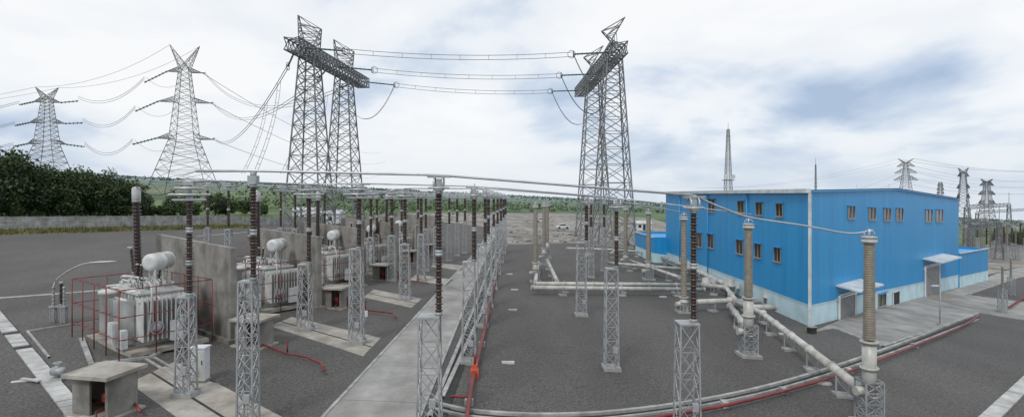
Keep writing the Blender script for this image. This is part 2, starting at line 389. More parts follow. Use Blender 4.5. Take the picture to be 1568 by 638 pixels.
b.quad(rc,'roof'); b.quad([at(Rm+ov2,ZR+0.1),at(Lm-ov2,ZR+0.1),at(Bc-ov2,ZEr+.08),at(Rc+ov2,ZEr+.08)],'roof')
b.build('pitched_roof',C,bld)
b=MB()
# gutter + trims + downpipes
def beam(b,A,B2,w,h,mat): 
    d=(B2-A); d.normalize(); sd=Vector((-d.y,d.x,0)); 
    if sd.length<.01: sd=Vector((1,0,0))
    sd.normalize(); u=Vector((0,0,h/2)) ; s2=sd*w/2
    c=[A-s2-u,A+s2-u,A+s2+u,A-s2+u]; e=[B2-s2-u,B2+s2-u,B2+s2+u,B2-s2+u]
    for j in range(4):
        j2=(j+1)%4; b.quad([c[j],c[j2],e[j2],e[j]],mat)
    b.quad(c[::-1],mat); b.quad(e,mat)
beam(b,at(C+n1*.3+n2*.2,ZE),at(Lc+n1*.3,ZE),0.4,0.36,'trim')
beam(b,at(C+n2*.1,ZE-.05),at(Rm+n2*.1,ZR-.05),0.16,0.16,'blue'); beam(b,at(Rm+n2*.1,ZR-.05),at(Rc+n2*.1,ZEr-.05),0.16,0.16,'blue')
cc=C+n1*.1+n2*.1
b.box(at(cc,gz(C.x)),0.2,0.2,ZE-gz(C.x)-.2,'trim',math.atan2(e2.y,e2.x))
for f in (0.28,0.55,0.82): 
    q=C.lerp(Lc,f)+n1*0.12; b.tube([at(q,gz(q.x)),at(q,ZE-.2)],0.07,'blue')
b.build('gutter_and_trim',C,bld)
def on_wall(px,py,P0,e):
    u=(px-784)/F; s=(u*P0.y-P0.x)/(e.x-u*e.y); q=P0+e*s; return s,Z(py,q.y)
def window(b,P0,e,nr,x0,x1,y0,y1,kind='win'):
    s0,_=on_wall(x0,y0,P0,e); s1,_=on_wall(x1,y0,P0,e); _,z1=on_wall((x0+x1)/2,y0,P0,e); _,z0=on_wall((x0+x1)/2,y1,P0,e)
    if s1<s0: s0,s1=s1,s0
    def q(s,z,o): return at(P0+e*s+nr*o,z)
    if kind=='win':
        b.quad([q(s0,z0,.012),q(s1,z0,.012),q(s1,z1,.012),q(s0,z1,.012)],'glass')
        fr='frame'; t=.035; sm=(s0+s1)/2
        for a,c in ((q(s0,z0,.05),q(s0,z1,.05)),(q(s1,z0,.05),q(s1,z1,.05)),(q(sm,z0,.04),q(sm,z1,.04))): b.bar(a,c,t,fr)
        for z in (z0,z1): b.bar(q(s0,z,.05),q(s1,z,.05),t,fr)
        beam(b,q(s0-.1,z0-.06,.09),q(s1+.1,z0-.06,.09),0.14,0.04,'shutter')
        beam(b,q(s0-.12,z1+.08,.16),q(s1+.12,z1+.08,.16),0.3,0.04,'blue')
    elif kind=='shutter':
        n=22
        for i in range(n):
            za=z0+(z1-z0)*i/n; zb=z0+(z1-z0)*(i+.82)/n
            b.quad([q(s0,za,.06),q(s1,za,.06),q(s1,zb,.10),q(s0,zb,.10)],'shutter')
            b.quad([q(s0,zb,.10),q(s1,zb,.10),q(s1,zb+(z1-z0)/n*.18,.06),q(s0,zb+(z1-z0)/n*.18,.06)],'joint')
        for s in (s0,s1): b.bar(q(s,z0,.1),q(s,z1,.1),.12,'trim')
        b.bar(q(s0,z1,.1),q(s1,z1,.1),.12,'trim')
    elif kind=='door':
        b.quad([q(s0,z0,.04),q(s1,z0,.04),q(s1,z1,.04),q(s0,z1,.04)],'dark')
        for a,c in ((q(s0,z0,.05),q(s0,z1,.05)),(q(s1,z0,.05),q(s1,z1,.05)),(q(s0,z1,.05),q(s1,z1,.05))): b.bar(a,c,.06,'trim')
b=MB()
for x,y in ((1090,314),(1135,317),(1163,319),(1194,321)): window(b,C,e1,n1,x-5,x+5,y-9,y+10)
for x,y in ((1070,366),(1088,368),(1133,377),(1161,383),(1191,389)): window(b,C,e1,n1,x-5,x+5,y-10,y+11)
for x,y in ((1303,325),(1335,327),(1358,328),(1377,328),(1422,330),(1438,330)): window(b,C,e2,n2,x-5,x+5,y-9,y+9)
window(b,C,e2,n2,1345,1356,449,468); window(b,C,e2,n2,1326,1332,454,473)
b.build('windows',C,bld)
b=MB(); window(b,C,e2,n2,1283,1308,448,489,'shutter'); window(b,C,e2,n2,1415,1437,404,452,'shutter'); window(b,C,e2,n2,1367,1377,446,468,'door')
b.build('doors',C,bld)
b=MB()
for x0,x1,y in ((1280,1318,441),(1413,1444,399)):
    s0,z=on_wall(x0,y,C,e2); s1,_=on_wall(x1,y,C,e2)
    A=C+e2*s0; B2=C+e2*s1; D=2.0
    t0=[at(A,z+.3),at(B2,z+.3),at(B2+n2*D,z),at(A+n2*D,z)]
    b.quad(t0[::-1],'trim'); b.quad([p-Vector((0,0,.14)) for p in t0],'trim')
    for i in (1,2,3): 
        p,q=t0[i],t0[(i+1)%4]; dz=Vector((0,0,.14)); b.quad([p-dz,q-dz,q,p],'trim')
    for P in (A,B2): b.bar(at(P,z-1),at(P+n2*(D-.2),z-.16),.04,'trim')
b.build('door_canopies',C,bld)
# annexes
E=Rc+e2*18; E.z=gz(E.x)
def annex(name,P,Q,nr,depth,z1,z2):
    segs=[]; Pb,Qb=P-nr*depth,Q-nr*depth
    segs.append([(at(P,gz(P.x)+1.6),0),(at(Q,gz(Q.x)+1.6),(Q-P).length),(at(Q,z2),(Q-P).length),(at(P,z1),0)])
    segs.append([(at(Q,gz(Q.x)+1.6),0),(at(Qb,gz(Qb.x)),depth),(at(Qb,z2),depth),(at(Q,z2),0)])
    segs.append([(at(Qb,gz(Qb.x)),0),(at(Pb,gz(Pb.x)),5),(at(Pb,z1),5),(at(Qb,z2),0)])
    segs.append([(at(Pb,gz(Pb.x)),0),(at(P,gz(P.x)),depth),(at(P,z1),depth),(at(Pb,z1),0)])
    segs.append([(at(P,z1-.3),0),(at(Q,z2-.3),5),(at(Qb,z2-.3),5),(at(Pb,z1-.3),0)])
    uvwall(name,segs,'blue')
    bb=MB(); wallstrip(bb,P,Q,nr,-.2,1.65,-.03,'plinth'); wallstrip(bb,Q,Qb,(Q-P).normalized(),-.2,1.65,-.03,'plinth'); beam(bb,at(P+nr*.05,z1),at(Q+nr*.05,z2),.2,.14,'trim'); bb.build(name+'_plinth',C,bld)
annex('side_annex',Rc+n2*.1+e2*0.02,E+n2*.1,n2,20,1.7,1.3)
Lq=Lc+e1*13
annex('rear_annex',Lq+n1*2.2,Lc-e1*.5+n1*2.2,n1,14,3.0,3.0)
# small items by the building
b=MB(); g=G(1243,510); b.box(g,0.55,0.45,0.5,'dark',0.3); b.box(g+Vector((0,0,.5)),0.6,0.5,0.06,'galv',0.3); b.build('equipment_crate',g)
b=MB(); g=G(1439,497); b.tube([g,W(1440,437,g.y)],0.05,'galv'); q=W(1440,437,g.y); b.tube([q,q+Vector((-.5,-.2,.05))],0.04,'galv'); b.box(q+Vector((-.7,-.25,-.02)),.6,.25,.12,'trim'); b.box(g,.35,.35,.15,'kerb'); b.build('street_lamp',g)

# ---------------------------------------------------------------- lattice towers
def pylon(name,px,pbase,ptop,arms,wb_px,wt_px,rot,rm=0.18):
    """double circuit pylon; arms = [(py, halfspan_px)]"""
    g=G(px,pbase); t=g.y; k=t/F; b=MB()
    ca,sa=math.cos(rot),math.sin(rot)
    U=Vector((ca,sa,0)); V=Vector((-sa,ca,0))
    zt=Z(arms[0][0]-6,t); zw=Z(arms[-1][0]+2,t)
    wb=wb_px*k/2; wt=wt_px*k/2; wm=wt+(wb-wt)*0.3
    def lv(z): return Vector((g.x,g.y,z))
    b.truss(lv(g.z),U*wb,V*wb,lv(zw),U*wm,V*wm,6,rm,'galvfar',grow=1.2)
    b.truss(lv(zw),U*wm,V*wm,lv(zt),U*wt,V*wt,11,rm*.85,'galvfar',grow=1.05)
    tips=[]
    for py,hs in arms:
        z=Z(py,t); f=(z-zw)/(zt-zw); wv=wm+(wt-wm)*max(0,f); L=hs*k
        for sgn in (-1,1):
            A=lv(z)+U*sgn*wv; tip=lv(z+0.5)+U*sgn*L
            b.truss(A+Vector((0,0,5.0*k)),V*wv,Vector((0,0,3.2*k)),tip,V*0.15,Vector((0,0,.1)),5,rm*.65,'galvfar',rb=rm*.42)
            tips.append(tip)
    zp=Z(ptop,t)
    for sgn in (-1,1):
        tip=lv(zp)+U*sgn*(arms[0][1]*k*0.85)
        b.truss(lv(zt),U*wt,V*wt,tip,U*.1,V*.1,5,rm*.65,'galvfar',rb=rm*.42); tips.append(tip)
    b.build(name,g); return tips
T2=pylon('transmission_pylon',283,300,70,[(112,24),(158,36),(214,39)],84,13,0.25,0.20)
T1=pylon('transmission_pylon',72,290,134,[(158,18),(190,24),(222,26)],58,10,0.2,0.18)
T3=pylon('transmission_pylon',1387,352,243,[(256,12),(266,15),(277,16)],26,4,-0.3,0.12)
pylon('transmission_pylon',1475,378,257,[(272,7),(290,8),(305,8)],24,6,-0.5,0.09)
pylon('transmission_pylon',1511,380,274,[(286,9),(300,11),(314,11)],26,5,-0.2,0.09)
pylon('transmission_pylon',1440,352,280,[(286,4),(292,5),(298,5)],10,2,-0.2,0.08)
# masts
for px,pb,pt,w0,w1,r in ((1115,372,188,15,3,.07),(1249,370,242,4,1.2,.05),(1361,350,281,3,1,.06),(1312,350,281,3,1,.06)):
    g=G(px,pb); k=g.y/F; b=MB(); top=W(px,pt+10,g.y); top.x=g.x
    b.truss(g,Vector((w0*k/2,0,0)),Vector((0,w0*k/2,0)),top,Vector((w1*k/2,0,0)),Vector((0,w1*k/2,0)),18,r,'galvfar',grow=1.04)
    b.tube([top,top+Vector((0,0,10*k))],0.05,'galvfar')
    if px==1115:
        zz=g.lerp(top,0.55); b.box(zz,2.4,2.4,.2,'galvfar'); 
        for dx in(-1,1): b.lathe(zz+Vector((dx,-.6,1)),zz+Vector((dx,-1.0,1)),[(.1,0),(.6,1)],'trim')
    b.build('telecom_mast' if px==1115 else 'lightning_mast',g)

# line gantries
def gantry(name,P,Q,fc,wcol,colbase,side):
    """P,Q beam ends; fc column fractions"""
    b=MB(); d=(Q-P).normalized(); sd=Vector((-d.y,d.x,0)); up=Vector((0,0,1))
    b.truss(P,sd*1.5,up*1.2,Q,sd*1.5,up*1.2,22,.16,'galvfar',rb=.10)
    for f in fc:
        c=P.lerp(Q,f); gr=gp(c.x,c.y)
        b.truss(gr,sd*colbase/2,d*colbase/2,c-up*1.2,sd*wcol/2,d*wcol/2,12,.19,'galvfar',rb=.09,grow=1.08)
        top=c+up*6.6
        b.truss(c+up*1.2,sd*wcol/2,d*wcol/2,top,sd*2.5*side+up*1.5,d*.25,4,.13,'galvfar',rb=.08)
        for sx in(-1,1):
            for sy in (-1,1): b.box(gr+sd*sx*colbase/2+d*sy*colbase/2-up*.1,1,1,.7,'concrete')
    b.build(name,gp(P.x,P.y)); return
ZB=40.0
def tb(px,py): t=(ZB-H)*F/(HY-py); return Vector(((px-784)/F*t,t,ZB))
g1a,g1b=tb(446,66),tb(557,128); g2a,g2b=tb(950,72),tb(888,142)
gantry('line_gantry',g1a,g1b,(0.2,0.66),3.2,8.0,1)
gantry('line_gantry',g2a,g2b,(0.13,0.58),3.2,8.0,-1)
# conductors
def cat(A,B2,sag,n=16):
    return [A.lerp(B2,i/n)-Vector((0,0,4*sag*(i/n)*(1-i/n))) for i in range(n+1)]
b=MB(); bi=MB()
for f in (0.08,0.5,0.93):
    A=g1a.lerp(g1b,f); B2=g2a.lerp(g2b,f); d=(B2-A).normalized(); A1=A+d*9-Vector((0,0,.6)); B1=B2-d*9-Vector((0,0,.6))
    for dz in (-.45,.45):
        b.tube(cat(A1+Vector((0,0,dz)),B1+Vector((0,0,dz)),1.0,20),.06,'wire',n=4,caps=False)
    for i in range(1,8):
        q=A1.lerp(B1,i/8); s=4*1.0*(i/8)*(1-i/8); b.bar(q-Vector((0,0,s+.5)),q-Vector((0,0,s-.5)),.045,'wire')
    for a,c in ((A,A1),(B2,B1)):
        for oy in(-.35,.35): bi.insulator(a+Vector((0,oy,0)),c+Vector((0,oy,0)),.1,.16,'glass_ins',pitch=.5,n=8)
        bi.torus(c,.7,.06,'wire',n=14,m=5,axis='X'); bi.torus(c+Vector((.4 if c.x<0 else -.4,0,0)),.8,.06,'wire',n=14,m=5,axis='Y')
    # jumper loops & droppers
    for c,e in ((B1,B2),(A1,A)):
        if c.x<0 and f<.9: continue
        for o in (-.3,.3):
            b.tube(cat(c+Vector((0,o,0)),e+Vector((1.0 if c.x>0 else -1.0,o,-9)),4.0,14),.06,'wire',n=4,caps=False)
    gq=gp(B2.x+4,B2.y+2,8.5)
    if f<.9:
        for o in (0,.5): b.tube(cat(B2+Vector((1.0,o,-9)),gq+Vector((0,o,0)),1.5,12),.05,'wire',n=4,caps=False)
b.build('overhead_conductors'); bi.build('strain_insulator_strings')
# left spans
b=MB(); bi=MB()
tips=T2 # order: arm0 L,R arm1 L,R arm2 L,R, peaks
ends={0:((.14,372),(.05,390)),1:((.04,432),),2:((.06,452),(.02,500))}
for i,f in enumerate((0.05,0.45,0.85)):
    A=g1a.lerp(g1b,f)-Vector((0,0,.5))
    B2=tips[2*(2-i)+1]
    d=(B2-A).normalized(); A1=A+d*9-Vector((0,0,2.0)); B1=B2-d*9
    sg=8+1.5*i
    for o in (-.45,.45):
        b.tube(cat(A1+Vector((0,0,o)),B1+Vector((0,0,o)),sg,24),.08,'wire',n=4,caps=False)
    bi.insulator(A,A1,.15,.24,'glass_ins',pitch=.5,n=8); bi.insulator(B1,B2,.2,.35,'glass_ins',pitch=.7,n=8)
    bi.torus(A1,.8,.08,'wire',n=14,m=5,axis='X')
    # droppers to switchyard equipment
    for ff,px in ends[i]:
        m=A1.lerp(B1,ff)-Vector((0,0,4*sg*ff*(1-ff))); e=W(px,266,max(m.y-12,70))
        for o in (-.35,.35):
            P=[]
            for s in np.linspace(0,1,16):
                q=m.lerp(e,s**1.6); q.z=m.z+(e.z-m.z)*s; P.append(q+Vector((o,0,0)))
            b.tube(P,.045,'wire',n=4,caps=False)
        for s in np.linspace(.1,.9,7):
            q=m.lerp(e,s**1.6); q.z=m.z+(e.z-m.z)*s; b.bar(q-Vector((.35,0,0)),q+Vector((.35,0,0)),.05,'wire')
# T2 <-> T1 and out of frame
for i in range(3):
    A=T2[2*i]; 
    for k,(B2,s) in enumerate(((T1[2*i+1],7),)):
        d=(B2-A).normalized()
        for o in(-.6,.6): b.tube(cat(A+d*13+Vector((0,0,o)),B2-d*10+Vector((0,0,o)),s,24),.11,'wire',n=4,caps=False)
        bi.insulator(A,A+d*13-Vector((0,0,2.5)),.35,.7,'glass_ins',pitch=1,n=8); bi.insulator(B2,B2-d*10-Vector((0,0,2)),.3,.6,'glass_ins',pitch=1,n=8)
        b.tube(cat(A+d*12,A+Vector((5,8,-3)),5,10),.09,'wire',n=4,caps=False)
    A=T1[2*i]; B2=A+Vector((-170,40,4)); d=(B2-A).normalized()
    for o in(-.5,.5): b.tube(cat(A+d*10+Vector((0,0,o)),B2,8,18),.11,'wire',n=4,caps=False)
    bi.insulator(A,A+d*10-Vector((0,0,1.5)),.3,.6,'glass_ins',pitch=1,n=8)
    A=T2[2*i+1]; B2=A+Vector((-60,700,8))
    b.tube(cat(A,B2,16,18),.13,'wire',n=4,caps=False)
for i in (6,7):
    b.tube(cat(T2[i],T1[i],6,18),.08,'wire',n=4,caps=False); b.tube(cat(T1[i],T1[i]+Vector((-170,40,0)),6,12),.08,'wire',n=4,caps=False)
    b.tube(cat(T3[i],T3[i]+Vector((160,40,-4)),5,12),.08,'wire',n=4,caps=False)
    b.tube(cat(T3[i],T3[i]+Vector((-110,60,-18)),5,12),.05,'wire',n=4,caps=False)
for i in range(6): 
    b.tube(cat(T3[i],T3[i]+Vector((160,40,-4)),7,12),.06,'wire',n=4,caps=False)
    if i%2: b.tube(cat(T3[i],T3[i]+Vector((-70,60,-24)),7,12),.05,'wire',n=4,caps=False)
b.build('overhead_conductors'); bi.build('strain_insulator_strings')

# ---------------------------------------------------------------- switchyard posts
def post(px,pb,pl,pi,wpx=24,style='clamp',rpx=4.5,sec=2,dx=0,mat='brown'):
    g=G(px,pb); t=g.y; k=t/F; b=MB(); w=wpx*k/2
    zl=Z(pl,t); zi=Z(pi,t)
    c=Vector((g.x+dx*k,g.y,zl)); b.box(g-Vector((0,0,.1)),w*2+.25,w*2+.25,.3,'kerb',slope=True)
    n=max(3,int((zl-g.z)/(w*2.1)))
    far=t>60
    b.truss(g+Vector((0,0,.1)),(w,0,0),(0,w,0),Vector((g.x,g.y,zl)),(w*.85,0,0),(0,w*.85,0),n,.045 if not far else .06,'galv',rb=.022 if not far else .035)
    for sx in (-1,1):
        for sy in(-1,1): b.box(g+Vector((sx*w,sy*w,.2)),.2,.2,.04,'galv')
    b.box((g.x,g.y,zl),w*1.9,w*1.9,.08,'galv'); 
    r=rpx*k; b.insulator((c.x,c.y,zl+.08),(c.x,c.y,zi),r*.82,r*1.12,mat,pitch=.15 if t<45 else .3,n=12 if t<45 else 8,sections=sec)
    top=Vector((c.x,c.y,zi))
    if style=='rings':
        R=min(.95,27*k)
        b.tube([top,top+Vector((0,0,.75))],.1,'galv'); 
        for dz,Rr in ((-.12,R*.8),(0.12,R),(.42,R*.7)):
            b.torus(top+Vector((0,0,dz)),Rr,.055,'alu',n=22)
            b.bar(top+Vector((-Rr,0,dz)),top+Vector((Rr,0,dz)),.03,'alu'); b.bar(top+Vector((0,-Rr,dz)),top+Vector((0,Rr,dz)),.03,'alu')
        b.box(top+Vector((0,0,.55)),.5,.25,.18,'galv')
        b.tube([top+Vector((-.7,0,.75)),top+Vector((.7,0,.75))],.05,'alu')
    elif style=='clamp':
        b.box(top,.36,.36,.1,'galv'); b.torus(top+Vector((-.18,0,.3)),.26,.045,'alu',n=14,axis='X'); b.torus(top+Vector((.18,0,.3)),.26,.045,'alu',n=14,axis='X')
        b.box(top+Vector((0,0,.1)),.22,.22,.4,'galv'); b.box(top+Vector((0,0,.55)),.95,.3,.08,'galv'); b.torus(top+Vector((0,0,.12)),.42,.04,'alu')
    elif style=='box':
        b.box(top,.34,.34,.35,'galv'); b.tube([top+Vector((0,0,.35)),top+Vector((0,0,.5))],.12,'galv')
    # nameplate / small control box on the stand, with conduit
    if t<60:
        b.box(g+Vector((w*.4,-w-.1,1.1)),.26,.14,.34,'shutter'); b.tube([g+Vector((w*.4,-w-.05,0)),g+Vector((w*.4,-w-.05,1.1))],.02,'galv')
    b.build('post_insulator',g); return top
p1=post(380,652,432,282,24,'box',5.5,2,dx=8); p4=post(658,655,485,292,34,'clamp',6,2,dx=14); p8=post(1052,660,495,322,32,'clamp',6,2,dx=10)
q0=post(285,605,455,302,22,'rings',5.5,3,dx=5); q1=post(467,505,405,300,18,'rings',4.5,2,dx=6); q2=post(546,525,382,300,19,'rings',4.5,2,dx=4)
q5=post(718,555,402,302,20,'clamp',4.5,2,dx=8); q7=post(936,565,412,320,20,'clamp',4,2,dx=8)
r1=post(620,458,375,302,15,'rings',3.8,2); r2=post(738,500,375,302,14,'clamp',3.4,2,dx=5); r3=post(890,483,372,312,15,'clamp',3.4,2,dx=8)
for a in ((748,470,362,303,11),(756,443,350,303,9),(762,420,345,303,8),(767,402,340,303,7),(771,388,335,304,6),(774,377,330,304,5),(645,430,360,302,11),(652,415,352,302,9),(668,405,348,302,8),(600,430,362,302,11),
          (568,420,365,302,11),(577,412,360,303,9),(350,400,352,290,9),(318,392,350,290,8),(430,392,350,292,8),(452,402,352,294,8),(497,410,355,295,9),
          (688,400,345,302,7),(700,392,342,303,6),(712,388,340,303,6),(640,398,345,302,7),(615,395,345,300,7),(905,425,350,312,8),(925,415,350,312,8)):
    post(*a,'rings' if a[0]<720 and a[0]%2==0 else 'clamp',max(2.4,a[4]*.28),2)
# ---- bus tubes
def bus(pts,r=.055):
    b=MB(); b.tube(pts,r,'alu',n=8); b.build('busbar_tube',pts[0])
up=Vector((0,0,.66))
pL=W(300,262,p1.y-0.4)
x1=W(1150,333,27.5); x2=W(1300,357,28.2); x3=W(1336,352,28.3)
bus([pL,p1+Vector((0,0,.55)),p4+up,p8+up]); bus(smoothline([p8+up,W(1110,320,25.4),x1,W(1230,345,27.8),x2,x3],5),.045)
bus([q0+Vector((0,0,.8)),q1+Vector((0,0,.8)),q2+Vector((0,0,.8)),q5+up,q7+up],.05)
bus([r1+Vector((0,0,.8)),r2+up,r3+up,W(1052,326,50)],.05)
bus([W(300,262,p1.y-.4),W(270,272,30),q0+Vector((0,0,.8))],.03)
bus([W(1150,328,37),q7+up],.045)
for a,c in ((q1,r1),(q2,r1),(q5,r2)): bus(cat(a+Vector((0,0,.8)),c+Vector((0,0,.8)),.5,8),.025)

# ---- gas-insulated bushings
def gisb(px,pb,pfl,ptop,rpx,stand=0.35):
    """outdoor bushing on vertical tank"""
    g=G(px,pb); t=g.y; k=t/F; b=MB(); zf=Z(pfl,t); zt=Z(ptop,t); r=rpx*k
    w=r*1.5; zs=g.z+(zf-g.z)*stand
    b.box(g-Vector((0,0,.05)),w*3,w*3,.25,'kerb',slope=True)
    b.truss(g+Vector((0,0,.15)),(w,0,0),(0,w,0),Vector((g.x,g.y,zs+(zf-zs)*.3)),(w,0,0),(0,w,0),4,.05,'galv',rb=.03)
    b.tube([(g.x,g.y,zs),(g.x,g.y,zf)],r*1.1,'gis',n=16)
    for f in (0,.5,.97): 
        z=zs+(zf-zs)*f; b.tube([(g.x,g.y,z),(g.x,g.y,z+.1)],r*1.45,'gis',n=16)
        for j in range(10):
            an=j*.628; p=Vector((g.x+math.cos(an)*r*1.3,g.y+math.sin(an)*r*1.3,z-.04)); 
            if t<60: b.tube([p,p+Vector((0,0,.18))],.02,'galv',n=5)
    a=Vector((g.x,g.y,zf+.08)); c=Vector((g.x,g.y,zt))
    L=(c-a).length; ns=int(L/.11) if t<40 else int(L/.25); prof=[]
    for i in range(ns):
        rr=r*(1.0-.12*i/ns); prof+=[(rr*.86,i/ns),(rr*1.04,(i+.45)/ns),(rr*.86,(i+.8)/ns)]
    prof.append((r*.8,1)); b.lathe(a,c,prof,'tan',14)
    hc=r*1.15
    b.lathe(c,c+Vector((0,0,hc)),[(r*.9,0),(r*1.22,.06),(r*1.28,.25),(r*1.28,.3),(r*1.18,.32),(r*1.18,.8),(r*1.28,.82),(r*1.24,.96),(r*.7,1)],'capgrey',18)
    b.tube([c+Vector((0,0,hc)),c+Vector((0,0,hc+.35))],.05,'alu'); b.torus(c+Vector((-r*.4,0,hc+.12)),r*.5,.03,'alu',axis='Y',n=14); b.torus(c+Vector((r*.4,0,hc+.12)),r*.5,.03,'alu',axis='Y',n=14)
    b.tube([(g.x,g.y,zs+.3),(g.x-r*2.6,g.y-.1,zs+.3)],r*.75,'gis',n=14)
    b.build('gas_insulated_bushing',g); return g,zs
gisb(1331,652,522,372,9.0); gisb(1146,545,455,350,6.8); gisb(1047,478,455,337,5.0)
for a in ((820,432,402,318,3.8),(833,405,380,317,3.1),(958,408,388,322,3.4),(993,428,400,328,4.0),(838,395,370,316,2.8),(902,400,385,318,2.8),(941,395,380,318,2.6)):
    gisb(*a)
# ---- GIS duct pipes
def duct(pts,r,h=0.95,sup=5.0):
    b=MB(); P=[G(x,y,h) for x,y in pts]; b.tube(P,r,'gis',n=16)
    for i in range(len(P)-1):
        d=P[i+1]-P[i]; L=d.length; dn=d.normalized(); n=max(1,int(L/3.2))
        for j in range(n+1):
            q=P[i]+dn*(L*j/n); b.tube([q-dn*.05,q+dn*.05],r*1.28,'gis',n=16); b.tube([q-dn*.008,q+dn*.008],r*1.3,'joint',n=16)
        m=max(1,int(L/sup))
        for j in range(m):
            q=P[i]+dn*(L*(j+.5)/m); gg=gp(q.x,q.y); sd=Vector((-dn.y,dn.x,0))
            b.box(gg,.8,.8,.15,'kerb',math.atan2(dn.y,dn.x),slope=True)
            for s in (-1,1): b.bar(gg+sd*s*.3,q+sd*s*.3-Vector((0,0,r*.3)),.05,'galv')
            b.bar(q-sd*.35-Vector((0,0,r)),q+sd*.35-Vector((0,0,r)),.05,'galv')
            b.bar(gg+sd*.3+Vector((0,0,.2)),q-sd*.3-Vector((0,0,r)),.03,'galv')
    # elbow housings
    for p in P[1:-1]: b.lathe(p-Vector((0,0,r*1.3)),p+Vector((0,0,r*1.3)),[(r*.9,0),(r*1.3,.15),(r*1.3,.85),(r*.9,1)],'gis',14)
    b.build('gas_insulated_duct',P[0])
duct([(818,434),(1075,436)],.22); duct([(814,440),(1078,443)],.22,h=.75)
duct([(820,432),(824,402)],.2); duct([(853,430),(838,398)],.2); duct([(868,380),(940,382),(1012,388)],.2)
duct([(930,402),(1000,408),(1062,412)],.2); duct([(1000,388),(1062,412),(1118,438)],.3); duct([(962,398),(1040,424)],.2)
duct([(1064,462),(1118,460),(1165,462)],.25); duct([(1118,468),(1146,505)],.24); duct([(1128,462),(1168,480),(1318,594)],.23,h=1.2,sup=4)
duct([(1146,470),(1186,470)],.25,h=1.4); duct([(1075,436),(1112,440),(1128,462)],.26)
# duct junction housings
for px,py,s in ((1118,452,1.0),(1178,470,.9),(1082,444,.8),(1015,396,1.0),(1100,430,.8)):
    g=G(px,py); b=MB(); b.lathe(g+Vector((0,0,.4)),g+Vector((0,0,1.9*s)),[(.35,0),(.5,.05),(.5,.4),(.6,.42),(.6,.48),(.5,.5),(.5,.92),(.2,1)],'gis',16)
    b.box(g+Vector((.7,0,.8)),.5,.4,.6,'trim'); 
    for dx in(-.35,.35):
        for dy in(-.3,.3): b.bar(g+Vector((dx,dy,0)),g+Vector((dx,dy,.8)),.05,'galv')
    b.build('gas_insulated_disconnector',g)

# ---------------------------------------------------------------- firewalls
for i,(x,y) in enumerate(((-17.2,34.3),(-15.5,44.7),(-14.9,55.5),(-13.8,67),(-13,79),(-12,91))):
    d=Vector((-.81,.585,0)); L=10.6; b=MB(); c=Vector((x,y,0))+d*L/2; c.z=gz(c.x)
    b.box(c-Vector((0,0,.1)),L,.38,5.95,'concrete',math.atan2(d.y,d.x),slope=True)
    b.box(c+Vector((0,0,-.1)),L+.5,.9,.35,'concrete',math.atan2(d.y,d.x),slope=True)
    nn=Vector((d.y,-d.x,0)); nn=nn if nn.y<0 else -nn
    for z in (2.0,4.0):
        a=c+nn*.195-d*L/2; e=c+nn*.195+d*L/2; beam(b,at(a,gz(a.x)+z),at(e,gz(e.x)+z),.008,.02,'concrete')
    b.build('concrete_firewall',gp(x,y))
